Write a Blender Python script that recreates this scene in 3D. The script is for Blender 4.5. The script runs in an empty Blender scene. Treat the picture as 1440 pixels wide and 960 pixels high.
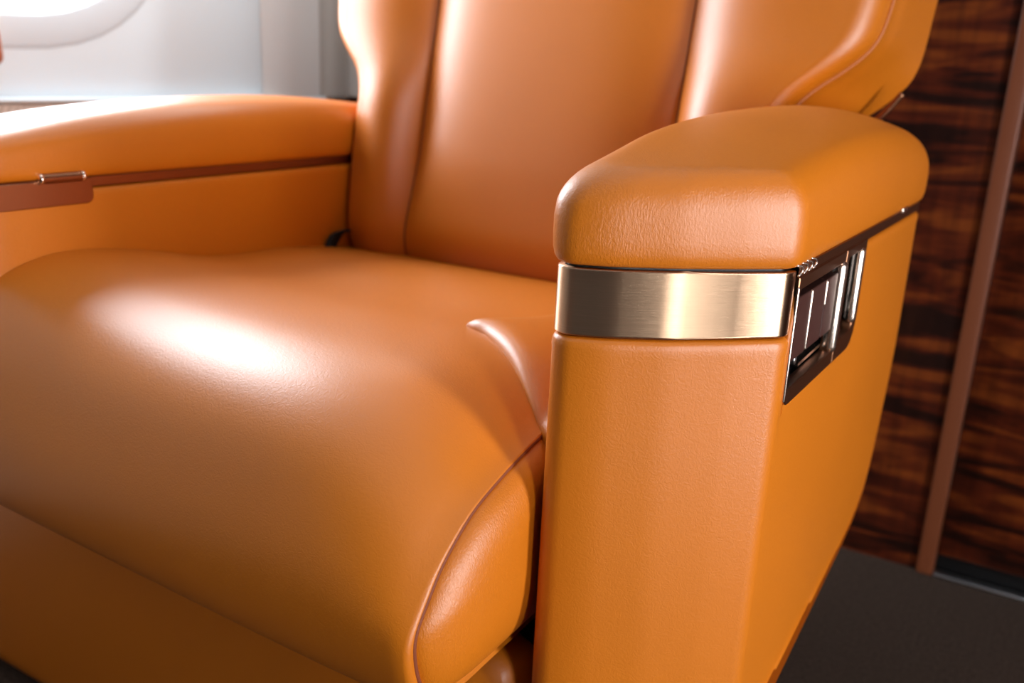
import bpy, bmesh, math, random
from mathutils import Vector, Matrix

S = bpy.context.scene
COL = S.collection
random.seed(4)
ZC = 0.68                      # eye height above the carpet; seat heights below are written relative to it

# ------------------------------------------------------------------ camera
def make_camera():
    yaw, p, r = (math.radians(a) for a in (30.5, 16.5, 2.7))
    F = Vector((-math.sin(yaw)*math.cos(p), math.cos(yaw)*math.cos(p), -math.sin(p)))
    R0 = Vector((math.cos(yaw), math.sin(yaw), 0))
    U0 = R0.cross(F)
    R = R0*math.cos(r) + U0*math.sin(r)
    U = U0*math.cos(r) - R0*math.sin(r)
    cd = bpy.data.cameras.new('camera')
    cam = bpy.data.objects.new('camera', cd)
    COL.objects.link(cam)
    cd.sensor_width = 36.0
    cd.lens = 36.0*1300/1440
    cd.clip_start = 0.01
    M = Matrix((R, U, -F)).transposed().to_4x4()
    M.translation = (0, 0, ZC)
    cam.matrix_world = M
    cd.dof.use_dof = True
    cd.dof.focus_distance = 0.53
    cd.dof.aperture_fstop = 6.3
    S.camera = cam
make_camera()

# ------------------------------------------------------------------ world, lights, exposure
W = bpy.data.worlds.new('daylight'); S.world = W; W.use_nodes = True
W.node_tree.nodes['Background'].inputs[0].default_value = (0.93, 0.96, 1.0, 1)
W.node_tree.nodes['Background'].inputs[1].default_value = 3.2
vs = S.view_settings
vs.view_transform = 'Standard'; vs.look = 'None'; vs.gamma = 1.0
vs.exposure = 0.0
try: vs.use_curve_mapping = False
except Exception: pass

def area(name, loc, direction, sx, sy, power, color=(1, 1, 1)):
    l = bpy.data.lights.new(name, 'AREA'); l.shape = 'RECTANGLE'
    l.size = sx; l.size_y = sy; l.energy = power; l.color = color
    o = bpy.data.objects.new(name, l); COL.objects.link(o)
    o.location = loc
    o.rotation_euler = Vector(direction).to_track_quat('-Z', 'Y').to_euler()
    return o

XL, XR, YB, YF, ZT = -1.2, 0.95, 1.36, -2.2, ZC+1.15     # cabin shell
WIN_Z, WIN_H = ZC+0.362, 0.315      # oval window centre height and half height
WIN_L = [0.72]            # windows along the left side, beside the seat
WIN_R = [0.40, -0.24]            # windows along the right side
WIN_ZR, WIN_HR = ZC-0.06, 0.48
WIN_WL, WIN_WR = 0.25, 0.105
POWER = dict(L1=23, R1=18, R2=10.5, V=5)
area('daylight_left', (XL-0.012, WIN_L[0], WIN_Z), (1, 0, 0), 2*WIN_WL, 2*WIN_H, POWER['L1'], (0.86, 0.92, 1.0))
area('daylight_right', (XR+0.012, WIN_R[0], WIN_ZR), (-1, 0, 0), 2*WIN_WR, 2*WIN_HR, POWER['R1'], (0.95, 0.97, 1.0))
area('daylight_right', (XR+0.012, WIN_R[1], WIN_ZR), (-1, 0, 0), 2*WIN_WR, 2*WIN_HR, POWER['R2'], (0.95, 0.97, 1.0))

area('added_wall_fill_left', (XL+0.10, 0.95, ZC+0.62), (-0.55, 0, -1), 0.05, 1.2, POWER['V'], (1.0, 0.99, 0.98))  # added lamp without a fixture, there to brighten the left wall

# ------------------------------------------------------------------ materials
def srgb(r, g, b):
    f = lambda c: (c/255/12.92) if c/255 <= 0.04045 else ((c/255+0.055)/1.055)**2.4
    return (f(r), f(g), f(b), 1)

def new_mat(name):
    m = bpy.data.materials.new(name); m.use_nodes = True
    nt = m.node_tree
    return m, nt, nt.nodes['Principled BSDF']

def N(nt, typ, **kw):
    n = nt.nodes.new(typ)
    for k, v in kw.items():
        if k in n.inputs: n.inputs[k].default_value = v
        else: setattr(n, k, v)
    return n

def plain(name, col, rough=0.5, metal=0.0, spec=0.5, coat=0.0):
    m, nt, b = new_mat(name)
    b.inputs['Base Color'].default_value = col
    b.inputs['Roughness'].default_value = rough
    b.inputs['Metallic'].default_value = metal
    b.inputs['Specular IOR Level'].default_value = spec
    b.inputs['Coat Weight'].default_value = coat
    return m

def leather(name, col, rough=0.41, bump=0.16, wrinkle=0.0):
    m, nt, b = new_mat(name)
    L = nt.links
    tc = N(nt, 'ShaderNodeTexCoord')
    big = N(nt, 'ShaderNodeTexNoise', Scale=9.0, Detail=3.0)
    L.new(tc.outputs['Object'], big.inputs['Vector'])
    mix = N(nt, 'ShaderNodeMix', data_type='RGBA')
    mix.inputs[6].default_value = tuple(c*0.93 for c in col[:3])+(1,)
    mix.inputs[7].default_value = tuple(min(1, c*1.06) for c in col[:3])+(1,)
    L.new(big.outputs['Fac'], mix.inputs[0])
    L.new(mix.outputs[2], b.inputs['Base Color'])
    # pebbled grain: distorted cells plus fine noise
    dn = N(nt, 'ShaderNodeTexNoise', Scale=160.0, Detail=2.0)
    L.new(tc.outputs['Object'], dn.inputs['Vector'])
    add = N(nt, 'ShaderNodeMixRGB', blend_type='LINEAR_LIGHT'); add.inputs[0].default_value = 0.006
    L.new(tc.outputs['Object'], add.inputs[1]); L.new(dn.outputs['Color'], add.inputs[2])
    vor = N(nt, 'ShaderNodeTexVoronoi', feature='SMOOTH_F1', Scale=620.0)
    L.new(add.outputs[0], vor.inputs['Vector'])
    fine = N(nt, 'ShaderNodeTexNoise', Scale=900.0, Detail=3.0)
    L.new(tc.outputs['Object'], fine.inputs['Vector'])
    ma = N(nt, 'ShaderNodeMath', operation='MULTIPLY_ADD'); ma.inputs[1].default_value = 0.4
    L.new(fine.outputs['Fac'], ma.inputs[0]); L.new(vor.outputs['Distance'], ma.inputs[2])
    bp = N(nt, 'ShaderNodeBump', Strength=bump, Distance=0.0006)
    L.new(ma.outputs[0], bp.inputs['Height'])
    out = bp
    if wrinkle > 0:      # fine drawn creases where the hide is stretched round a corner
        mp = N(nt, 'ShaderNodeMapping'); mp.inputs['Scale'].default_value = (950, 950, 300)
        mp.inputs['Rotation'].default_value = (0, 0.35, 0)
        L.new(tc.outputs['Object'], mp.inputs['Vector'])
        wn = N(nt, 'ShaderNodeTexNoise', Scale=1.0, Detail=3.0, Roughness=0.6, Distortion=0.4)
        L.new(mp.outputs[0], wn.inputs['Vector'])
        sx = N(nt, 'ShaderNodeSeparateXYZ'); L.new(tc.outputs['Object'], sx.inputs[0])
        mr = N(nt, 'ShaderNodeMapRange'); mr.inputs['From Min'].default_value = 0.53; mr.inputs['From Max'].default_value = 0.46
        L.new(sx.outputs['Y'], mr.inputs['Value'])
        pn = N(nt, 'ShaderNodeTexNoise', Scale=26.0, Detail=1.0); L.new(tc.outputs['Object'], pn.inputs['Vector'])
        mm = N(nt, 'ShaderNodeMath', operation='MULTIPLY'); L.new(mr.outputs[0], mm.inputs[0]); L.new(pn.outputs['Fac'], mm.inputs[1])
        m2 = N(nt, 'ShaderNodeMath', operation='MULTIPLY'); L.new(mm.outputs[0], m2.inputs[0]); m2.inputs[1].default_value = wrinkle
        b2 = N(nt, 'ShaderNodeBump', Distance=0.0010)
        L.new(m2.outputs[0], b2.inputs['Strength'])
        L.new(wn.outputs['Fac'], b2.inputs['Height']); L.new(bp.outputs[0], b2.inputs['Normal'])
        out = b2
    L.new(out.outputs[0], b.inputs['Normal'])
    b.inputs['Roughness'].default_value = rough
    b.inputs['Specular IOR Level'].default_value = 0.62
    return m

TAN = srgb(191, 103, 9)
M_LEA = leather('tan_leather', TAN)
M_PAD = leather('tan_leather_creased', TAN, wrinkle=0.55)
M_PIPE = leather('leather_piping', srgb(176, 92, 16), rough=0.6, bump=0.1)
M_GLOSS = plain('black_gloss_recess', srgb(9, 9, 10), 0.12)
M_BLACK = plain('black_plastic', srgb(10, 9, 9), 0.35)
M_VOID = plain('dark_shell', srgb(12, 9, 8), 0.8)
M_WEB = plain('belt_webbing', srgb(14, 15, 16), 0.8)
M_STITCH = plain('dark_seam_thread', srgb(120, 52, 16), 0.7)  # dark stitching that lies in the seam grooves

def brushed(name, col, rough, aniso):
    m, nt, b = new_mat(name); L = nt.links
    b.inputs['Metallic'].default_value = 1.0
    tc = N(nt, 'ShaderNodeTexCoord')
    mp = N(nt, 'ShaderNodeMapping'); mp.inputs['Scale'].default_value = (25, 25, 2600)
    L.new(tc.outputs['Object'], mp.inputs['Vector'])
    no = N(nt, 'ShaderNodeTexNoise', Scale=1.0, Detail=4.0)
    L.new(mp.outputs[0], no.inputs['Vector'])
    mix = N(nt, 'ShaderNodeMix', data_type='RGBA')
    mix.inputs[6].default_value = tuple(c*0.86 for c in col[:3])+(1,)
    mix.inputs[7].default_value = tuple(min(1, c*1.1) for c in col[:3])+(1,)
    L.new(no.outputs['Fac'], mix.inputs[0]); L.new(mix.outputs[2], b.inputs['Base Color'])
    bp = N(nt, 'ShaderNodeBump', Strength=0.22, Distance=0.0003)
    L.new(no.outputs['Fac'], bp.inputs['Height']); L.new(bp.outputs[0], b.inputs['Normal'])
    b.inputs['Roughness'].default_value = rough
    if aniso:
        b.inputs['Anisotropic'].default_value = aniso
        tg = N(nt, 'ShaderNodeTangent', direction_type='RADIAL', axis='Z')
        L.new(tg.outputs[0], b.inputs['Tangent'])
        b.inputs['Anisotropic Rotation'].default_value = 0.25
    return m
M_BRONZE = brushed('brushed_bronze', srgb(214, 176, 142), 0.38, 0.98)
M_DIMBRONZE = plain('satin_dimmed_bronze', srgb(150, 104, 76), 0.34, 1.0)  # bronze again, with its dark reflections put into the base colour
M_CHROME = plain('polished_rose_chrome', srgb(245, 222, 205), 0.22, 1.0)
M_PADDLE = plain('brown_switch', srgb(58, 26, 18), 0.5, 0.0)

def wood(name, seed=0.0):
    m, nt, b = new_mat(name); L = nt.links
    tc = N(nt, 'ShaderNodeTexCoord')
    mp = N(nt, 'ShaderNodeMapping'); mp.inputs['Location'].default_value = (seed, 0, seed*0.7)
    mp.inputs['Scale'].default_value = (4.2, 4.2, 30)
    L.new(tc.outputs['Object'], mp.inputs['Vector'])
    n1 = N(nt, 'ShaderNodeTexNoise', Scale=1.0, Detail=4.0, Roughness=0.55, Distortion=0.9)
    L.new(mp.outputs[0], n1.inputs['Vector'])
    r1 = N(nt, 'ShaderNodeValToRGB')
    e = r1.color_ramp.elements
    e[0].position = 0.40; e[0].color = srgb(32, 9, 3)
    e[1].position = 0.62; e[1].color = srgb(116, 52, 14)
    x = e.new(0.5); x.color = srgb(80, 26, 7)
    L.new(n1.outputs['Fac'], r1.inputs[0])
    # feathered flecks running across the ripple figure
    m2 = N(nt, 'ShaderNodeMapping'); m2.inputs['Rotation'].default_value = (0, 0.5, 0)
    m2.inputs['Scale'].default_value = (70, 70, 9); m2.inputs['Location'].default_value = (seed*3, 0, 0)
    L.new(tc.outputs['Object'], m2.inputs['Vector'])
    n2 = N(nt, 'ShaderNodeTexNoise', Scale=1.0, Detail=3.0)
    L.new(m2.outputs[0], n2.inputs['Vector'])
    r2 = N(nt, 'ShaderNodeValToRGB')
    r2.color_ramp.elements[0].position = 0.35; r2.color_ramp.elements[0].color = (0.45, 0.4, 0.4, 1)
    r2.color_ramp.elements[1].position = 0.6; r2.color_ramp.elements[1].color = (1, 1, 1, 1)
    L.new(n2.outputs['Fac'], r2.inputs[0])
    mx = N(nt, 'ShaderNodeMixRGB', blend_type='MULTIPLY'); mx.inputs[0].default_value = 0.6
    L.new(r1.outputs[0], mx.inputs[1]); L.new(r2.outputs[0], mx.inputs[2])
    L.new(mx.outputs[0], b.inputs['Base Color'])
    b.inputs['Roughness'].default_value = 0.4
    b.inputs['Coat Weight'].default_value = 0.5
    b.inputs['Coat Roughness'].default_value = 0.08
    b.inputs['Specular IOR Level'].default_value = 0.25
    return m
M_WOOD = wood('figured_mahogany'); M_WOOD2 = wood('figured_mahogany_door', 3.7)
M_STRIP = plain('brown_edge_trim', srgb(120, 62, 34), 0.45)

def woven(name, c1, c2, scale, rough=0.9, bump=0.4):
    m, nt, b = new_mat(name); L = nt.links
    tc = N(nt, 'ShaderNodeTexCoord')
    n1 = N(nt, 'ShaderNodeTexNoise', Scale=scale, Detail=4.0, Roughness=0.7)
    L.new(tc.outputs['Object'], n1.inputs['Vector'])
    mix = N(nt, 'ShaderNodeValToRGB')
    mix.color_ramp.elements[0].position = 0.35; mix.color_ramp.elements[0].color = c1
    mix.color_ramp.elements[1].position = 0.65; mix.color_ramp.elements[1].color = c2
    L.new(n1.outputs['Fac'], mix.inputs[0]); L.new(mix.outputs[0], b.inputs['Base Color'])
    bp = N(nt, 'ShaderNodeBump', Strength=bump, Distance=0.004)
    L.new(n1.outputs['Fac'], bp.inputs['Height']); L.new(bp.outputs[0], b.inputs['Normal'])
    b.inputs['Roughness'].default_value = rough; b.inputs['Specular IOR Level'].default_value = 0.15
    return m
M_CARPET = woven('brown_carpet', srgb(44, 33, 26), srgb(74, 58, 48), 220.0)
M_FABRIC = woven('beige_tweed', srgb(176, 164, 152), srgb(226, 216, 206), 190.0)
M_CREAM = plain('cream_wall_lining', srgb(224, 240, 248), 0.7, spec=0.2)
M_GREY = plain('corner_grey', srgb(212, 213, 212), 0.8, spec=0.15)
M_TAUPE = plain('corner_dark_grey', srgb(166, 162, 156), 0.8, spec=0.15)
M_SILVER = plain('brushed_steel', srgb(190, 190, 190), 0.3, 1.0)
M_REVEAL = plain('white_window_reveal', srgb(216, 230, 238), 0.6, spec=0.2)

def glass():
    m = bpy.data.materials.new('window_glass'); m.use_nodes = True
    nt = m.node_tree; nt.nodes.clear()
    out = N(nt, 'ShaderNodeOutputMaterial')
    t = N(nt, 'ShaderNodeBsdfTransparent'); g = N(nt, 'ShaderNodeBsdfGlossy', Roughness=0.02)
    mx = N(nt, 'ShaderNodeMixShader'); mx.inputs[0].default_value = 0.06
    nt.links.new(t.outputs[0], mx.inputs[1]); nt.links.new(g.outputs[0], mx.inputs[2])
    nt.links.new(mx.outputs[0], out.inputs[0])
    return m
M_GLASS = glass()

# ------------------------------------------------------------------ mesh helpers
def link(name, verts, faces, mat, parent=None, smooth=True, sub=0, up=True):
    me = bpy.data.meshes.new(name)
    off = ZC if up else 0.0
    me.from_pydata([(v[0], v[1], v[2]+off) for v in verts], [], faces)
    bm = bmesh.new(); bm.from_mesh(me)
    bmesh.ops.remove_doubles(bm, verts=bm.verts, dist=1e-6)
    bmesh.ops.recalc_face_normals(bm, faces=bm.faces)
    bm.to_mesh(me); bm.free()
    me.materials.append(mat)
    if smooth:
        for p in me.polygons: p.use_smooth = True
    o = bpy.data.objects.new(name, me); COL.objects.link(o)
    if parent is not None:
        o.parent = parent
        o.matrix_parent_inverse = root_inverse(parent)
    if sub:
        md = o.modifiers.new('smooth', 'SUBSURF'); md.levels = sub; md.render_levels = sub
    return o

def root_inverse(p):
    return Matrix.Translation(-p.location) if p.type == 'EMPTY' else Matrix.Identity(4)

def rings_mesh(rings, cap0=True, cap1=True):
    """closed loops of equal length, joined one to the next"""
    n = len(rings[0]); v = [p for r in rings for p in r]; f = []
    for i in range(len(rings)-1):
        for j in range(n):
            k = (j+1) % n
            f.append((i*n+j, i*n+k, (i+1)*n+k, (i+1)*n+j))
    if cap0: f.append(tuple(range(n))[::-1])
    if cap1: f.append(tuple(range((len(rings)-1)*n, len(rings)*n)))
    return v, f

def grid_mesh(rows):
    m = len(rows[0]); v = [p for r in rows for p in r]; f = []
    for i in range(len(rows)-1):
        for j in range(m-1):
            f.append((i*m+j, i*m+j+1, (i+1)*m+j+1, (i+1)*m+j))
    return v, f

def rounded_poly(pts, radii, seg=7, step=0.012):
    """closed polygon with rounded corners, straight runs subdivided"""
    n = len(pts); out = []
    arcs = []
    for i in range(n):
        P = Vector(pts[i]); A = Vector(pts[i-1]); B = Vector(pts[(i+1) % n])
        a = (A-P).normalized(); b = (B-P).normalized()
        ang = a.angle(b); d = radii[i]/math.tan(ang/2)
        c = P + (a+b).normalized()*(radii[i]/math.sin(ang/2))
        p0 = P+a*d; p1 = P+b*d
        v0 = p0-c; v1 = p1-c
        th = v0.angle_signed(v1) if v0.length > 1e-9 else 0
        arc = []
        for k in range(seg+1):
            t = -th*k/seg
            arc.append(Vector((c.x+v0.x*math.cos(t)-v0.y*math.sin(t), c.y+v0.x*math.sin(t)+v0.y*math.cos(t))))
        arcs.append(arc)
    for i in range(n):
        arc = arcs[i]; out += arc
        q = arcs[(i+1) % n][0]; p = arc[-1]
        k = max(1, int((q-p).length/step))
        for j in range(1, k): out.append(p.lerp(q, j/k))
    return out

def loop_normals(loop):
    n = len(loop); area_ = sum(loop[i].x*loop[(i+1) % n].y-loop[(i+1) % n].x*loop[i].y for i in range(n))
    sgn = 1 if area_ > 0 else -1
    res = []
    for i in range(n):
        t = (loop[(i+1) % n]-loop[i-1]).normalized()
        res.append(Vector((t.y, -t.x))*sgn)
    return res

def catmull(pts, per=6):
    P = [Vector(p) for p in pts]; P = [2*P[0]-P[1]]+P+[2*P[-1]-P[-2]]
    out = []
    for i in range(1, len(P)-2):
        for k in range(per):
            t = k/per
            a, b, c, d = P[i-1], P[i], P[i+1], P[i+2]
            out.append(0.5*((2*b)+(c-a)*t+(2*a-5*b+4*c-d)*t*t+(3*b-a-3*c+d)*t**3))
    out.append(P[-2])
    return out

def interp(tab, x):
    if x <= tab[0][0]: return tab[0][1]
    for (a, u), (b, v) in zip(tab, tab[1:]):
        if x <= b:
            t = (x-a)/(b-a); t = t*t*(3-2*t) if False else t
            return u+(v-u)*t
    return tab[-1][1]

def smooth_tab(tab, n=60):
    """resample a table through a spline so that no kinks are left"""
    c = catmull([(a, b, 0) for a, b in tab], 8)
    return [(p.x, p.y) for p in c]

def tube_mesh(path, r, seg=10, caps=True):
    P = [Vector(p) for p in path]; rings = []
    up = Vector((0, 0, 1))
    prev = None
    for i, p in enumerate(P):
        t = (P[min(i+1, len(P)-1)]-P[max(i-1, 0)]).normalized()
        if prev is None:
            a = t.cross(up if abs(t.z) < 0.9 else Vector((1, 0, 0))).normalized()
        else:
            a = (prev-t*prev.dot(t)).normalized()
        prev = a; b = t.cross(a)
        rings.append([tuple(p+(a*math.cos(2*math.pi*k/seg)+b*math.sin(2*math.pi*k/seg))*r) for k in range(seg)])
    return rings_mesh(rings, caps, caps)

def box(name, lo, hi, mat, parent=None, bevel=0.0, seg=3, up=True):
    x0, y0, z0 = lo; x1, y1, z1 = hi
    v = [(x, y, z) for z in (z0, z1) for y in (y0, y1) for x in (x0, x1)]
    f = [(0, 1, 3, 2), (4, 6, 7, 5), (0, 4, 5, 1), (2, 3, 7, 6), (0, 2, 6, 4), (1, 5, 7, 3)]
    o = link(name, v, f, mat, parent, smooth=False, up=up)
    if bevel:
        bm = bmesh.new(); bm.from_mesh(o.data)
        bmesh.ops.bevel(bm, geom=bm.edges[:], offset=bevel, segments=seg, affect='EDGES', profile=0.5)
        bm.to_mesh(o.data); bm.free()
        for p in o.data.polygons: p.use_smooth = True
        shade_by_angle(o.data)
    return o

def shade_by_angle(me, ang=0.6):
    bm = bmesh.new(); bm.from_mesh(me)
    for e in bm.edges:
        if len(e.link_faces) == 2 and e.calc_face_angle(0) > ang: e.smooth = False
    bm.to_mesh(me); bm.free()

def structure(o):
    o['kind'] = 'structure'; return o

# ------------------------------------------------------------------ cabin shell
structure(box('floor', (XL-0.1, YF-0.1, -0.04), (XR+0.1, YB+0.3, 0.0), M_CARPET, up=False))
structure(box('ceiling', (XL-0.1, YF-0.1, ZT), (XR+0.1, YB+0.3, ZT+0.04), M_CREAM, up=False))
structure(box('wall_front', (XL-0.1, YF-0.08, 0.0), (XR+0.1, YF, ZT), M_WOOD2, up=False))

def oval(cy, cz, a, b, n=48, e=2.6):
    r = []
    for k in range(n):
        t = 2*math.pi*k/n
        c, s = math.cos(t), math.sin(t)
        r.append((cy+a*math.copysign(abs(c)**(2/e), c), cz+b*math.copysign(abs(s)**(2/e), s)))
    return r

def window_wall(name, x, sgn, ys, wz, ww, wh):
    """side wall with oval openings; sgn is the way out of the cabin"""
    verts, faces = [], []
    ys = sorted(ys)
    edges = [YF] + [(p+q)/2 for p, q in zip(ys, ys[1:])] + [YB+0.05]
    for i, cy in enumerate(ys):
        y0, y1 = edges[i], edges[i+1]
        hole = oval(cy, wz, ww+0.010, wh+0.010)
        outer = []
        for (py, pz) in hole:
            dy, dz = py-cy, pz-wz
            ty = ((y1-cy)/dy if dy > 1e-9 else (y0-cy)/dy) if abs(dy) > 1e-9 else 1e9
            tz = ((ZT-wz)/dz if dz > 1e-9 else (0-wz)/dz) if abs(dz) > 1e-9 else 1e9
            t = min(ty, tz); outer.append((cy+dy*t, wz+dz*t))
        # corners are reached by snapping the nearest ray end to each corner
        for corner in ((y0, 0), (y1, 0), (y0, ZT), (y1, ZT)):
            k = min(range(len(outer)), key=lambda q: (outer[q][0]-corner[0])**2+(outer[q][1]-corner[1])**2)
            outer[k] = corner
        n = len(hole); b = len(verts)
        verts += [(x, p[0], p[1]) for p in outer] + [(x, p[0], p[1]) for p in hole]
        for j in range(n):
            k = (j+1) % n
            faces.append((b+j, b+k, b+n+k, b+n+j))
    return structure(link(name, verts, faces, M_CREAM if sgn < 0 else M_WOOD, smooth=False, up=False))

def window(name, x, cy, sgn, wz, ww, wh):
    rings = []
    for (d, g) in ((0.0, 0.054), (-0.003, 0.049), (-0.005, 0.040), (-0.005, 0.020), (-0.004, 0.012), (0.0, 0.006), (0.008, 0.002), (0.035, 0.0), (0.065, -0.001)):
        rings.append([(x+sgn*d, p[0], p[1]) for p in oval(cy, wz, ww+g, wh+g)])
    v, f = rings_mesh(rings, False, False)
    w = structure(link(name, v, f, M_REVEAL, up=False)); shade_by_angle(w.data, 0.3)
    pv = [(x+sgn*0.055, p[0], p[1]) for p in oval(cy, wz, ww, wh)]
    pv2 = [(x+sgn*0.060, p[0], p[1]) for p in oval(cy, wz, ww, wh)]
    vv, ff = rings_mesh([pv, pv2])
    link('pane', vv, ff, M_GLASS, w, smooth=False, up=False)
    return w
window_wall('wall_left', XL, -1, WIN_L, WIN_Z, WIN_WL, WIN_H); window_wall('wall_right', XR, 1, WIN_R, WIN_ZR, WIN_WR, WIN_HR)
n = 1
for y in WIN_L:
    window('window_%d' % n, XL, y, -1, WIN_Z, WIN_WL, WIN_H); n += 1
for y in WIN_R:
    window('window_%d' % n, XR, y, 1, WIN_ZR, WIN_WR, WIN_HR); n += 1

# lower side lining in tweed with a pale cap strip
structure(box('trim_1', (XL+0.001, YF, 0.001), (XL+0.022, YB-0.001, ZC-0.074), M_FABRIC, bevel=0.004, up=False))
structure(box('trim_2', (XL+0.001, YF, ZC-0.0735), (XL+0.024, YB-0.001, ZC-0.0665), M_CREAM, bevel=0.003, up=False))

# bulged corner panels between side wall and bulkhead, darker towards the bulkhead
def corner_panel(name, y0, y1, t, mat):
    rows = []
    for z in (ZC-0.0660, ZT-0.001):
        row = []
        for k in range(13):
            s = k/12; y = y0+(y1-y0)*s
            row.append((XL+0.002+t*min(1, (max(0, math.sin(math.pi*min(s, 0.5)))))**0.6, y, z))
        rows.append(row)
    v, f = grid_mesh(rows)
    o = structure(link(name, v, f, mat, up=False)); return o
corner_panel('trim_4', 1.165, 1.285, 0.02, M_GREY)
corner_panel('trim_5', 1.281, 1.358, 0.03, M_TAUPE)

structure(box('trim_8', (XL+0.001, YB-0.014, ZC-0.066), (-0.96, YB-0.0005, ZT-0.001), M_TAUPE, bevel=0.003, up=False))
# bulkhead: fixed panel, trim post, door with its kick gap and threshold
structure(box('wall_back', (XL-0.1, YB, 0.0), (-0.093, YB+0.04, ZT), M_WOOD, up=False))
structure(box('trim_6', (-0.0925, YB-0.012, 0.0005), (-0.070, YB+0.03, ZT-0.001), M_STRIP, bevel=0.003, up=False))
structure(box('door_1', (-0.0695, YB+0.004, 0.030), (XR+0.1, YB+0.04, ZT-0.001), M_WOOD2, bevel=0.002, up=False))
structure(box('baseboard_back', (-0.0695, YB+0.012, 0.0005), (XR+0.1, YB+0.04, 0.029), M_BLACK, up=False))
structure(box('trim_7', (-0.069, YB-0.012, 0.0003), (XR-0.03, YB+0.006, 0.006), M_SILVER, bevel=0.002, up=False))

# ------------------------------------------------------------------ the seat
seat = bpy.data.objects.new('cabin_armchair', None); COL.objects.link(seat)
seat.location = (-0.4685, 0.62, 0.0)
seat['label'] = 'tan leather executive cabin armchair with padded armrests and bronze front band'
seat['category'] = 'armchair'

ZB = -0.1024           # underside of the arm pads
BAND0, BAND1 = -0.1040, -0.1425
RAIL1 = -0.1105

def arm_outline(mir, dy, grow=0.0):
    pts = [(-0.2394, 0.4415), (-0.2095, 0.4535), (-0.1775, 0.4755), (-0.1500, 0.5000), (-0.1265, 0.5230), (-0.1193, 0.9480), (-0.2394, 0.9480)]
    rad = [0.011, 0.09, 0.12, 0.12, 0.016, 0.016, 0.02]
    lp = rounded_poly(pts, rad)
    out = []
    for i, p in enumerate(lp):                      # clean steps at the ends of the control panel
        out.append(p); q = lp[(i+1) % len(lp)]
        if p.x > -0.13 and q.x > -0.13 and q.y > p.y:
            for yy in (0.5340, 0.5346, 0.7084, 0.7092):
                if p.y < yy < q.y: out.append(p.lerp(q, (yy-p.y)/(q.y-p.y)))
    lp = out
    if mir: lp = [Vector((-0.937-p.x, p.y+dy)) for p in lp]
    nr = loop_normals(lp)
    return [p+q*grow for p, q in zip(lp, nr)], nr

def rear_limit(z):
    return interp([(-0.432, 0.53), (-0.421, 0.607), (-0.3987, 0.809), (-0.39, 0.85), (-0.376, 0.88), (-0.35, 0.898), (-0.32, 0.910), (-0.2657, 0.928), (-0.2, 0.938), (-0.115, 0.946), (0, 0.96)], z)

def arm_body(mir, dy):
    tops = []
    lp, nr = arm_outline(mir, dy)
    def top(p):
        y = p.y-dy
        if mir:
            return RAIL1-0.001
        if p.x > -0.13 and 0.5343 < y < 0.7088: return -0.1855
        if y > 0.5325: return RAIL1-0.001
        return BAND1-0.0012
    rings = []
    zb = -0.355 if mir else -0.432
    spec = [(-0.006, zb-0.002, 0), (-0.001, zb+0.0015, 0), (0.001, zb+0.006, 0)] + [(0.0015, z, 0) for z in
            (-0.42, -0.41, -0.40, -0.393, -0.385, -0.375, -0.365, -0.35, -0.335, -0.32, -0.30, -0.27, -0.24, -0.215) if z > zb+0.01]
    def ring(grow, zf):
        out = []
        for p, q in zip(lp, nr):
            z = zf(p); g = p+q*grow
            y = min(g.y, rear_limit(z)+dy)
            out.append((g.x, y, z))
        return out
    for g, z, _ in spec: rings.append(ring(g, lambda p: z))
    for g, d in ((0.0015, 0.010), (0.0019, 0.006), (0.0015, 0.003), (0.0004, 0.001), (-0.0015, 0.0), (-0.005, 0.0002)):
        rings.append(ring(g, lambda p: top(p)-d))
    v, f = rings_mesh(rings, True, False)
    o = link('armrest_body', v, f, M_LEA, seat); shade_by_angle(o.data, 0.7)
    # dark core that closes the gaps under the pad and behind the band
    lp2, _ = arm_outline(mir, dy, -0.004)
    if mir:
        rr = [[(p.x, p.y, z) for p in lp2] for z in (-0.2, ZB+0.012)]
    else:
        rr = [[(min(p.x, -0.154) if 0.515 < p.y < 0.735 else p.x, p.y, z) for p in lp2] for z in (-0.2, ZB-0.006)]
        rr.append([(p.x, p.y, ZB-0.005) for p in lp2]); rr.append([(p.x, p.y, ZB+0.012) for p in lp2])
    v, f = rings_mesh(rr)
    link('armrest_core', v, f, M_BLACK, seat, smooth=False)
    return o

def strip(name, mir, dy, sel, z0, z1, grow, mat, edge=0.0008):
    """band that follows the arm outline over the points chosen by sel"""
    lp, nr = arm_outline(mir, dy)
    n = len(lp)
    on = [sel(p, dy) for p in lp]
    start = next(i for i in range(n) if on[i] and not on[i-1]) if not all(on) else 0
    seq = []
    i = start
    while on[i % n] and len(seq) < n: seq.append(i % n); i += 1
    if all(on): seq.append(start)
    rows = []
    for g, z in ((grow-0.004, z0), (grow-edge, z0), (grow-edge*0.3, z0-edge*0.3), (grow, z0-edge), (grow, z0-1.6*edge), (grow, z0-3*edge), (grow, (z0+z1)/2), (grow, z1+3*edge), (grow, z1+1.6*edge),
                 (grow, z1+edge), (grow-edge*0.3, z1+edge*0.3), (grow-edge, z1), (grow-0.004, z1)):
        rows.append([(lp[k].x+nr[k].x*g, lp[k].y+nr[k].y*g, z) for k in seq])
    v, f = grid_mesh(rows)
    return link(name, v, f, mat, seat)

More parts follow.
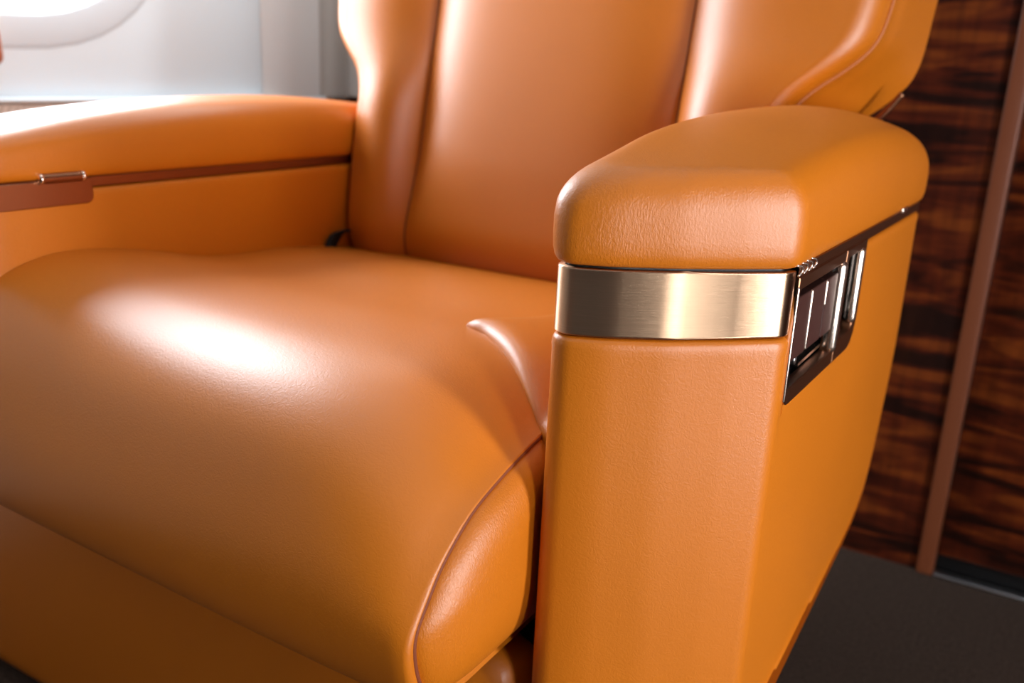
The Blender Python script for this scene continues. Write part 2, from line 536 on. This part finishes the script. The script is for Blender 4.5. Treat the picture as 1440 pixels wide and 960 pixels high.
def arm_pad(mir, dy, edge_tab, crown_tab, mat, tilt=0.0075, roll_front=0.40, roll_back=0.30):
    lp, nr = arm_outline(mir, dy)
    xm = -0.178 if not mir else -0.937+0.178
    y0, y1 = 0.52+dy, 0.88+dy
    et, ct = smooth_tab(edge_tab), smooth_tab(crown_tab)
    def spine(p):
        y = y0+(y1-y0)*(p.y-(0.535+dy))/(0.925-0.535)
        return Vector((xm, min(max(y, y0), y1)))
    def T(p):                       # height of the top surface over the pad's underside
        u = (p.x-xm)/0.060*(-1 if mir else 1)       # -1 at the inner edge, 1 at the outer
        y = p.y-dy
        base = interp(et, y) + interp(ct, y)*(1-u*u)
        return base + (tilt*(-u) if u < 0 else -tilt*u)
    H = [T(p) for p in lp]
    rings = []
    WALL = 0.50
    for g, fz in ((-0.006, 0.0), (-0.0012, 0.0), (0.0012, 0.02), (0.0030, 0.07), (0.0042, 0.16), (0.0046, 0.30), (0.0046, 0.42)):
        rings.append([(p.x+q.x*g, p.y+q.y*g, ZB+h*fz) for p, q, h in zip(lp, nr, H)])
    for t in (0.0, 0.012, 0.03, 0.055, 0.085, 0.12, 0.165, 0.215, 0.27, 0.33, 0.40, 0.48, 0.57, 0.67, 0.78, 0.89, 1.0):
        ring = []
        for p, q in zip(lp, nr):
            g = p+q*0.0046
            xy = g.lerp(spine(p), t)
            yy = p.y-dy
            front = max(0, min(1, (0.60-yy)/0.12)); w = roll_back+(roll_front-roll_back)*front
            r = min(1.0, t/w)
            zed = WALL+(1-WALL)*(1-(1-r)**2.2)**(1/2.2)
            ring.append((xy.x, xy.y, ZB+T(xy)*zed))
        rings.append(ring)
    v, f = rings_mesh(rings, True, False)
    return link('armrest_pad', v, f, mat, seat)

# near (right) armrest
arm_body(False, 0)
arm_pad(False, 0,
        [(0.42, 0.038), (0.46, 0.047), (0.50, 0.0545), (0.55, 0.062), (0.62, 0.0670), (0.70, 0.0695), (0.80, 0.070), (0.88, 0.067), (0.95, 0.058)],
        [(0.42, 0.002), (0.50, 0.003), (0.58, 0.006), (0.68, 0.010), (0.78, 0.012), (0.88, 0.010), (0.95, 0.006)], M_PAD)
band = strip('front_band', False, 0, lambda p, d: p.y < 0.5335, BAND0, BAND1, 0.0008, M_BRONZE)
band['label'] = 'brushed bronze front band'
strip('side_rail', False, 0, lambda p, d: p.y > 0.5335 and p.x > -0.13, BAND0+0.0015, RAIL1, 0.0010, M_DIMBRONZE, 0.0005)

# far (left) armrest
DL = -0.06
arm_body(True, DL)
arm_pad(True, DL,
        [(0.42, 0.030), (0.46, 0.034), (0.50, 0.039), (0.55, 0.045), (0.62, 0.050), (0.70, 0.053), (0.80, 0.053), (0.88, 0.050), (0.95, 0.046)],
        [(0.42, 0.001), (0.50, 0.003), (0.58, 0.006), (0.68, 0.008), (0.78, 0.009), (0.88, 0.008), (0.95, 0.006)], M_LEA, 0.002, 0.40, 0.36)
strip('side_rail', True, DL, lambda p, d: p.x > -0.702 and p.y > 0.455+d, BAND0+0.0015, RAIL1, 0.0012, M_DIMBRONZE, 0.0005)
strip('front_band', True, DL, lambda p, d: p.y < 0.53+d and p.x < -0.706, BAND0, BAND1, 0.0008, M_BRONZE)

# rounded plates that stand in the y-z plane, facing +x
SIDE = lambda y: -0.1264+0.017*(y-0.53)+0.0015    # outer face of the near arm
FLAT = lambda y: 0.0
def yz_plate(name, lo, hi, x0, x1, rad, mat, parent=seat, edge=0.0006, base=SIDE):
    (ya, za), (yb, zb) = lo, hi
    lp = rounded_poly([(ya, za), (yb, za), (yb, zb), (ya, zb)], rad, seg=5, step=0.05)
    nr = loop_normals(lp)
    mk = lambda g, x: [(x+base(p.x), p.x+q.x*g, p.y+q.y*g) for p, q in zip(lp, nr)]
    rings = [mk(0, x0), mk(0, x1-edge), mk(-edge*0.3, x1-edge*0.3), mk(-edge, x1)]
    v, f = rings_mesh(rings)
    o = link(name, v, f, mat, parent); shade_by_angle(o.data, 0.35)
    return o

def yz_frame(name, outer, ro, inner, ri, x0, x1, mat, parent=seat, edge=0.0006):
    """plate with one rounded opening; outer and inner share point count"""
    def lp(b, r): return rounded_poly([(b[0], b[1]), (b[2], b[1]), (b[2], b[3]), (b[0], b[3])], r, seg=6, step=9)
    A, B = lp(outer, ro), lp(inner, ri)
    na, nb = loop_normals(A), loop_normals(B)
    mk = lambda L_, n_, g, x: [(x+SIDE(p.x), p.x+q.x*g, p.y+q.y*g) for p, q in zip(L_, n_)]
    rings = [mk(A, na, 0, x0), mk(A, na, 0, x1-edge), mk(A, na, -edge, x1), mk(B, nb, edge, x1), mk(B, nb, 0, x1-edge), mk(B, nb, 0, x0), mk(A, na, 0, x0)]
    v, f = rings_mesh(rings, False, False)
    o = link(name, v, f, mat, parent); shade_by_angle(o.data, 0.35)
    return o

# control panel let into the outer side of the near arm
OP1 = (0.5365, -0.1780, 0.6400, -0.1165); OP2 = (0.6580, -0.1740, 0.6980, -0.1150)
PY0, PY1, PZ0, PZ1, PM = 0.5330, 0.7120, -0.1890, -0.1085, 0.6490
panel = yz_frame('control_panel', (PY0, PZ0, PM, PZ1), (0.010, 0.0004, 0.0004, 0.0004), OP1, (0.002, 0.004, 0.003, 0.004), -0.006, 0.0012, M_DIMBRONZE)
panel['label'] = 'bronze control panel surround, dark reflections put into its colour'
yz_frame('panel_end', (PM, PZ0, PY1, PZ1), (0.0004, 0.022, 0.0004, 0.0004), OP2, (0.004, 0.006, 0.004, 0.003), -0.006, 0.0012, M_DIMBRONZE, panel)
def cavity(b):
    y0, z0, y1, z1 = b[0]-0.001, b[1]-0.001, b[2]+0.001, b[3]+0.001
    v = [(SIDE(y)+x, y, z) for x in (-0.024, -0.002) for y, z in ((y0, z0), (y1, z0), (y1, z1), (y0, z1))]
    f = [(0, 1, 2, 3), (0, 4, 5, 1), (1, 5, 6, 2), (2, 6, 7, 3), (3, 7, 4, 0)]
    link('recess', v, f, M_GLOSS, panel, smooth=False)
cavity(OP1); cavity(OP2)
def bar(name, y, z0, z1, r, x, mat, parent):
    """upright round bar with domed ends"""
    rings = []
    for k in range(5):
        t = k/4*math.pi/2; rings.append((z0+r*(1-math.sin(t)), r*max(0.02, math.sin(t)) if k else r*0.02))
    rings = [(z0+r*(1-math.cos(k/5*math.pi/2)), r*max(0.02, math.sin(k/5*math.pi/2))) for k in range(6)]
    rings += [(z1-r*(1-math.cos(k/5*math.pi/2)), r*max(0.02, math.sin(k/5*math.pi/2))) for k in range(5, -1, -1)]
    rr = [[(SIDE(y)+x+q*math.cos(a), y+q*math.sin(a), z) for a in [2*math.pi*j/14 for j in range(14)]] for z, q in rings]
    v, f = rings_mesh(rr); return link(name, v, f, mat, parent)
bar('chrome_bar', 0.6443, -0.1805, -0.1145, 0.0056, -0.0015, M_CHROME, panel)
bar('chrome_bar', 0.6992, -0.1705, -0.1125, 0.0048, -0.0012, M_CHROME, panel)
bar('chrome_edge', 0.5332, -0.1850, -0.1140, 0.0012, 0.0006, M_CHROME, panel)
for k, (a, b) in enumerate(((0.5390, 0.5710), (0.5735, 0.6070), (0.6095, 0.6370))):
    p = yz_plate('switch_paddle', (a, -0.1620), (b, -0.1222), -0.010, -0.0002, (0.0012,)*4, M_PADDLE, panel, 0.0008)
    bar('paddle_edge', a-0.0004, -0.1615 if k < 2 else -0.1400, -0.1225, 0.0016, -0.0010, M_CHROME, p)
# sloping tray lip below the paddles, buttons and a lever in the narrow opening
def bar_yz(name, a, b, w, x0, x1, mat):
    d = (Vector(b)-Vector(a)).normalized(); nn_ = Vector((-d.y, d.x))*w/2
    q = [Vector(a)+nn_, Vector(a)-nn_, Vector(b)-nn_, Vector(b)+nn_]
    v, f = rings_mesh([[(SIDE(p.x)+x, p.x, p.y) for p in q] for x in (x0, x1)])
    return link(name, v, f, mat, panel, smooth=False)
bar_yz('tray_lip', (0.585, -0.1755), (0.6385, -0.1745), 0.0022, -0.012, -0.006, M_CHROME)
bar_yz('tray_lip', (0.610, -0.1690), (0.6385, -0.1680), 0.0016, -0.020, -0.016, M_SILVER)
for (y, z, r) in ((0.672, -0.1600, 0.0035), (0.684, -0.1610, 0.0030), (0.574, -0.1690, 0.0036)):
    v, f = tube_mesh([(SIDE(y)-0.020, y, z), (SIDE(y)-0.007, y, z), (SIDE(y)-0.006, y+0.0002, z), (SIDE(y)-0.0055, y+0.0002, z)], r, 12)
    link('push_button', v, f, M_SILVER, panel)
def rod(name, pts, r, mat):
    v, f = tube_mesh([tuple(p) for p in catmull([(SIDE(y)+x, y, z) for x, y, z in pts], 4)], r, 8)
    return link(name, v, f, mat, panel)
rod('lever', [(-0.010, 0.660, -0.121), (-0.003, 0.668, -0.126), (-0.003, 0.670, -0.132), (-0.008, 0.660, -0.139)], 0.0012, M_CHROME)
rod('lever', [(-0.010, 0.662, -0.150), (-0.003, 0.670, -0.153), (-0.006, 0.664, -0.158)], 0.0010, M_CHROME)
rod('lever', [(-0.010, 0.664, -0.166), (-0.003, 0.676, -0.170), (-0.003, 0.668, -0.173)], 0.0010, M_CHROME)
# hinge clips on the top rail
for y in (0.5300, 0.5400, 0.5500, 0.5600):
    rod('hinge_clip', [(-0.0005, y-0.003, -0.1005), (0.0018, y+0.001, -0.1015), (0.0018, y+0.002, -0.1045), (0.0008, y-0.001, -0.1070)], 0.0007, M_CHROME)
box('rail_clip', (SIDE(0.855)-0.003, 0.842, -0.1035), (SIDE(0.855)+0.0014, 0.866, -0.0990), M_CHROME, seat, 0.001)

# plate and latch on the inner side of the far arm
XI = -0.6990
pl = yz_plate('latch_plate', (0.394, -0.1240), (0.4830, -0.1030), XI-0.004, XI+0.0040, (0.001, 0.006, 0.001, 0.001), M_DIMBRONZE, seat, 0.001, FLAT)
v, f = tube_mesh([(XI+0.0055, 0.4350, -0.1010), (XI+0.0055, 0.4365, -0.1010), (XI+0.0055, 0.4705, -0.1010), (XI+0.0055, 0.4720, -0.1010)], 0.0042, 14)
link('latch_barrel', v, f, M_DIMBRONZE, seat)
for y in (0.4345, 0.4710):
    v, f = tube_mesh([(XI+0.0055, y, -0.1010), (XI+0.0055, y+0.0022, -0.1010)], 0.0046, 14)
    link('latch_end_cap', v, f, M_CHROME, seat)
box('latch_tab', (XI-0.001, 0.441, -0.1000), (XI+0.004, 0.462, -0.0945), M_DIMBRONZE, seat, 0.001)

# ------------------------------------------------------------------ seat cushion
TOP = smooth_tab([(0.40, -0.193), (0.43, -0.1845), (0.47, -0.1805), (0.53, -0.1825), (0.60, -0.1895), (0.70, -0.192), (0.84, -0.210)])
PROF = [(0.84, -0.32), (0.85, -0.25), (0.838, -0.214), (0.80, -0.205), (0.70, -0.192), (0.60, -0.1895), (0.53, -0.1825), (0.47, -0.1805), (0.43, -0.1845),
        (0.395, -0.196), (0.368, -0.217), (0.350, -0.250), (0.3400, -0.285), (0.344, -0.320), (0.360, -0.343), (0.388, -0.351), (0.45, -0.352), (0.55, -0.352)]
prof = catmull([(a, b, 0) for a, b in PROF], 5)
XA, XB = -0.6955, -0.2620
def cushion_drop(x, y):
    right = x > -0.49
    u = (x+0.49)/(XB+0.49) if right else (x+0.49)/(XA+0.49)
    u = max(0, min(1.0, abs(u)))
    front = max(0, min(1, (0.66-y)/0.25)); front = front*front*(3-2*front)
    return ((0.048*front+0.010)*u**4.6 - 0.009*u*u*(0.4+0.6*front)) if right else (-0.022*u*u*front), u, right
def cushion_point(p, x):
    y, z = p.x, p.y
    d, u, right = cushion_drop(x, y)
    if z > -0.33:
        k = max(0, min(1, (z+0.33)/0.13)); z -= d*k*k*(3-2*k)
    s_ = (x-XA)/(XB-XA); z -= 0.011*s_*max(0, min(1, (-0.27-z)/0.06))
    y += (0.004*u**4*max(0, min(1, (0.46-y)/0.08)))*(1 if right else 0.2)
    return y, z
rows = []
NX = 44
for i in range(NX+1):
    s = i/NX; x = XA+(XB-XA)*s
    rows.append([(x,)+cushion_point(p, x) for p in prof])
# rolled right edge that tucks under the piping
end = rows[-1]
cy_, cz_ = 0.46, -0.27
for d, sh in ((0.0022, 0.0012), (0.0034, 0.0032), (0.0030, 0.0062), (0.000, 0.009)):
    rows.append([(XB+(d if z > -0.335 or y < 0.385 else -0.006), y+(cy_-y)*sh/0.1 if y < 0.50 else y, z+(cz_-z)*sh/0.1) for (_, y, z) in end])
v, f = grid_mesh(rows)
cushion = link('seat_cushion', v, f, M_LEA, seat)

# seam path along the right end: from the arm over the nose and underneath
seam = [(y+(cy_-y)*0.06, z+(cz_-z)*0.06) for (_, y, z) in end if y < 0.502]
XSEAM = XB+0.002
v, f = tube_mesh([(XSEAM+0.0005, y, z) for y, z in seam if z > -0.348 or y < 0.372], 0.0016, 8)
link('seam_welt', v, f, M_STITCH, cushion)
# side panel: closed outline = seam curve, then straight back edge
pts = [Vector((y+(cy_-y)*0.02, z+(cz_-z)*0.02)) for y, z in seam]
a, b = pts[-1], pts[0]
for k in range(1, 14): pts.append(a.lerp(b, k/14))
# sit inside the seam and swell outwards
cen = Vector((0.43, -0.275))
rings = []
for t, dx in ((0.0, -0.004), (0.012, -0.001), (0.03, 0.0016), (0.07, 0.0045), (0.13, 0.0074), (0.22, 0.0102), (0.34, 0.0126), (0.50, 0.0144), (0.7, 0.0155), (0.9, 0.0158), (0.97, 0.0158)):
    rings.append([(XSEAM+dx, p.x+(cen.x-p.x)*t, p.y+(cen.y-p.y)*t) for p in pts])
v, f = rings_mesh(rings, False, True)
link('side_panel', v, f, M_PAD, cushion)

# bolster pad on the cushion beside the near arm
bl = catmull([(-0.2465, 0.4780, 0), (-0.2490, 0.4775, 0), (-0.257, 0.481, 0), (-0.275, 0.4925, 0), (-0.310, 0.5190, 0), (-0.342, 0.5400, 0), (-0.361, 0.5470, 0), (-0.3655, 0.553, 0), (-0.352, 0.578, 0),
              (-0.334, 0.620, 0), (-0.325, 0.70, 0), (-0.322, 0.80, 0)], 6)
loop = [Vector((p.x, p.y)) for p in bl]
for k in range(1, 12): loop.append(Vector((-0.322+0.0755*k/12, 0.80)))
for k in range(0, 28): loop.append(Vector((-0.2465, 0.80-(0.80-0.482)*k/27)))
loop = [p for i, p in enumerate(loop) if (p-loop[i-1]).length > 1e-5]
rings = []
for t, h in ((0.0, -0.030), (0.0, -0.004), (0.02, 0.0005), (0.05, 0.0035), (0.10, 0.0062), (0.17, 0.0082), (0.26, 0.0096), (0.40, 0.0104), (0.6, 0.0108), (0.8, 0.011), (0.97, 0.011)):
    r = []
    for p in loop:
        s = Vector((-0.282, min(max(p.y+0.03, 0.535), 0.78)))
        q = p.lerp(s, t)
        tip = max(0.0, min(1.0, (q.y-0.476)/0.05))
        r.append((q.x, q.y, interp(TOP, q.y)-cushion_drop(q.x, q.y)[0]+(h*(0.5+0.5*tip) if h > 0 else h*(0.25+0.75*tip))))
    rings.append(r)
v, f = rings_mesh(rings, False, True)
link('bolster', v, f, M_LEA, cushion)

# ------------------------------------------------------------------ backrest
def lean(z): return 0.800+0.20*(z+0.20)
WTAB = smooth_tab([(-0.26, 0.222), (-0.20, 0.229), (-0.10, 0.231), (-0.055, 0.233), (-0.03, 0.238), (-0.008, 0.252), (0.012, 0.275), (0.032, 0.292), (0.06, 0.299), (0.12, 0.303), (0.20, 0.303), (0.30, 0.293), (0.36, 0.27)])
XCT = smooth_tab([(-0.26, -0.466), (-0.05, -0.464), (0.04, -0.459), (0.36, -0.459)])
XC = lambda z: interp(XCT, z)
XM, SEAM_H = -0.4745, 0.1455       # middle and half width of the centre panel
def bolster_bump(t):            # 0..1 across a swelling
    return (1-abs(2*t-1)**2.6)
zs = [-0.26+0.62*k/84 for k in range(85)]
def bottom_tuck(z): return 0.075*max(0, (-0.160-z)/0.10)**2.2 + 0.10*max(0, (z-0.25)/0.11)**2.4
def panel(name, cols, mat, parent):
    rows = []
    for z in zs:
        rows.append([cols(z, k) for k in range(cols.n)])
    v, f = grid_mesh(rows); return link(name, v, f, mat, parent)
def front_edge(z):              # how far the side swelling stands back at its outer rim
    fade = min(1, max(0.0, (z+0.20)/0.10))
    up = min(1, max(0, (z+0.05)/0.1)); up = up*up*(3-2*up)
    return lean(z)+bottom_tuck(z)-0.034*(0.40+0.60*fade)+0.012*fade+0.010*up
def rim_r(z):
    t = min(1, max(0, (z+0.07)/0.1)); return 0.015+0.013*t*t*(3-2*t)
class Center:
    n = 49
    def __call__(self, z, k):
        t = k/48; u = 2*t-1; u = math.copysign(1-(1-abs(u))**1.4, u)
        fade = min(1, max(0.0, (z+0.20)/0.10))
        y = lean(z)+bottom_tuck(z)-0.019*(1-abs(u)**5.0)*(0.20+0.80*fade)+0.012*fade
        y -= 0.004*(1-u*u)
        return (XM+u*(SEAM_H-0.0005), y, z)
class Side:
    n = 37
    def __init__(self, s): self.s = s
    def __call__(self, z, k):
        s = self.s; w = interp(WTAB, z); r = rim_r(z)
        fade = min(1, max(0.0, (z+0.20)/0.10))
        x0 = XM+s*(SEAM_H+0.0005); x1 = XC(z)+s*(w-r)
        ye = front_edge(z); ys_ = lean(z)+bottom_tuck(z)+0.012*fade
        if k < 25:
            t = k/24; t = t**1.3; x = x0+(x1-x0)*t
            y = ys_+(ye-ys_)*(1-(1-t)**4.0)-0.005*math.sin(math.pi*t)
        else:
            a = (k-24)/12*math.pi/2
            x = x1+s*r*math.sin(a); y = ye+(r+0.006)*(1-math.cos(a))
        return (x, y, z)
GTAB = smooth_tab([(-0.26, 0.20), (-0.08, 0.225), (-0.05, 0.255), (-0.03, 0.281), (-0.01, 0.300), (0.012, 0.311), (0.06, 0.315), (0.2, 0.318), (0.36, 0.28)])
class Gusset:
    n = 16
    def __init__(self, s): self.s = s
    def __call__(self, z, k):
        w = interp(WTAB, z); y0 = front_edge(z)+rim_r(z)+0.006
        t = k/15
        wr = max(w, interp(GTAB, z))
        x = w+(wr-w)*(t**1.4)-0.002*math.sin(math.pi*min(1, t*3))
        dep = 0.135
        return (XC(z)+self.s*x, y0+dep*t, z)
back = panel('backrest', Center(), M_LEA, seat)
for s in (-1, 1):
    panel('side_bolster', Side(s), M_LEA, back)
    panel('side_gusset', Gusset(s), M_LEA, back)
    sd = Side(s)
    v, f = tube_mesh([tuple(Vector(sd(z, 36))+Vector((s*0.0005, 0.0005, 0))) for z in zs[4:-2]], 0.0022, 8)
    link('piping', v, f, M_PIPE, back)
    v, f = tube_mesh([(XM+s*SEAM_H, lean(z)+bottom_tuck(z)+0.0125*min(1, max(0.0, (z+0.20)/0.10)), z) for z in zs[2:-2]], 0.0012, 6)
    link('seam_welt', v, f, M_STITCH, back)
# rear shell closes the back
rows = []
for z in zs:
    g0, g1 = Gusset(-1)(z, 15), Gusset(1)(z, 15)
    rows.append([(g0[0]+(g1[0]-g0[0])*k/12, g0[1]+0.012*math.sin(math.pi*k/12), z) for k in range(13)])
v, f = grid_mesh(rows)
link('rear_shell', v, f, M_VOID, back)
# bronze trim line that shows at the lower outer corner
for s in (-1, 1):
    path = [(XC(z)+s*(interp(GTAB, z)+0.006-0.3*(z+0.008)*(z < -0.008)), 0.945, z-0.003) for z in (-0.004, -0.012, -0.02, -0.028, -0.036, -0.045, -0.055)]
    v, f = tube_mesh([tuple(p) for p in catmull(path, 4)], 0.003, 8)
    link('shell_trim', v, f, M_DIMBRONZE, back)

# lap belt webbing rising between far arm and cushion
v, f = [], []
path = catmull([(-0.693, 0.745, -0.235), (-0.692, 0.768, -0.200), (-0.690, 0.780, -0.187), (-0.684, 0.800, -0.186), (-0.68, 0.83, -0.20)], 5)
for p in path:
    for (dx, dy, dz) in ((0, -0.010, 0.002), (0, 0.010, 0.002), (0.0016, 0.010, 0.001), (0.0016, -0.010, 0.001)):
        v.append((p.x+dx, p.y+dy, p.z+dz))
for i in range(len(path)-1):
    for j in range(4):
        k = (j+1) % 4; f.append((i*4+j, i*4+k, i*4+4+k, i*4+4+j))
f += [(0, 1, 2, 3), tuple(range(len(v)-4, len(v)))]
o = link('lap_belt', v, f, M_WEB, seat); o['label'] = 'black belt webbing'

# ------------------------------------------------------------------ leg rest, base
def puffy(name, lo, hi, r, mat, parent, n=10, shear=0.0):
    """box with all edges rolled"""
    c = [(a+b)/2 for a, b in zip(lo, hi)]; h = [(b-a)/2 for a, b in zip(lo, hi)]
    bm = bmesh.new(); bmesh.ops.create_cube(bm, size=2)
    bmesh.ops.subdivide_edges(bm, edges=bm.edges[:], cuts=n, use_grid_fill=True)
    out = []
    for vtx in bm.verts:
        p = [vtx.co[i]*h[i] for i in range(3)]
        q = Vector([max(-(h[i]-r), min(h[i]-r, p[i])) for i in range(3)])
        # bunch samples at the edges
        d = Vector(p)-q
        if d.length > 1e-9: p2 = q+d.normalized()*r
        else: p2 = Vector(p)
        vtx.co = Vector(c)+p2
        vtx.co.y += shear*(hi[2]-vtx.co.z)
    me = bpy.data.meshes.new(name); 
    for vtx in bm.verts: vtx.co.z += ZC
    bm.to_mesh(me); bm.free(); me.materials.append(mat)
    for p in me.polygons: p.use_smooth = True
    o = bpy.data.objects.new(name, me); COL.objects.link(o); o.parent = parent
    o.matrix_parent_inverse = root_inverse(parent)
    return o
leg = puffy('leg_rest', (-1.00, 0.440, -0.672), (-0.252, 0.506, -0.372), 0.030, M_LEA, seat, 24, 0.12)
box('seat_frame', (-0.680, 0.52, -0.42), (-0.262, 0.86, -0.354), M_VOID, seat, 0.01)
box('seat_pedestal', (-0.62, 0.56, -0.6795), (-0.32, 0.84, -0.419), M_VOID, seat, 0.012)

# ------------------------------------------------------------------ small thing on the side wall at the left edge
v0 = rounded_poly([(0.610, -0.026), (0.7060, -0.026), (0.703, 0.026), (0.610, 0.026)], (0.01, 0.01, 0.016, 0.012), 6, 0.02)
nn = loop_normals(v0)
rings = [[(XL+x, p.x+q.x*g, p.y+q.y*g) for p, q in zip(v0, nn)] for x, g in ((0.0, -0.004), (0.010, -0.004), (0.012, 0.0), (0.026, 0.0), (0.030, -0.004), (0.031, -0.009))]
v, f = rings_mesh(rings)
hd = link('wall_handle', v, f, plain('brown_handle', srgb(168, 98, 66), 0.45), None)
hd['label'] = 'brown rounded grip at the left edge, on the cream wall under the window'
hd['category'] = 'handle'
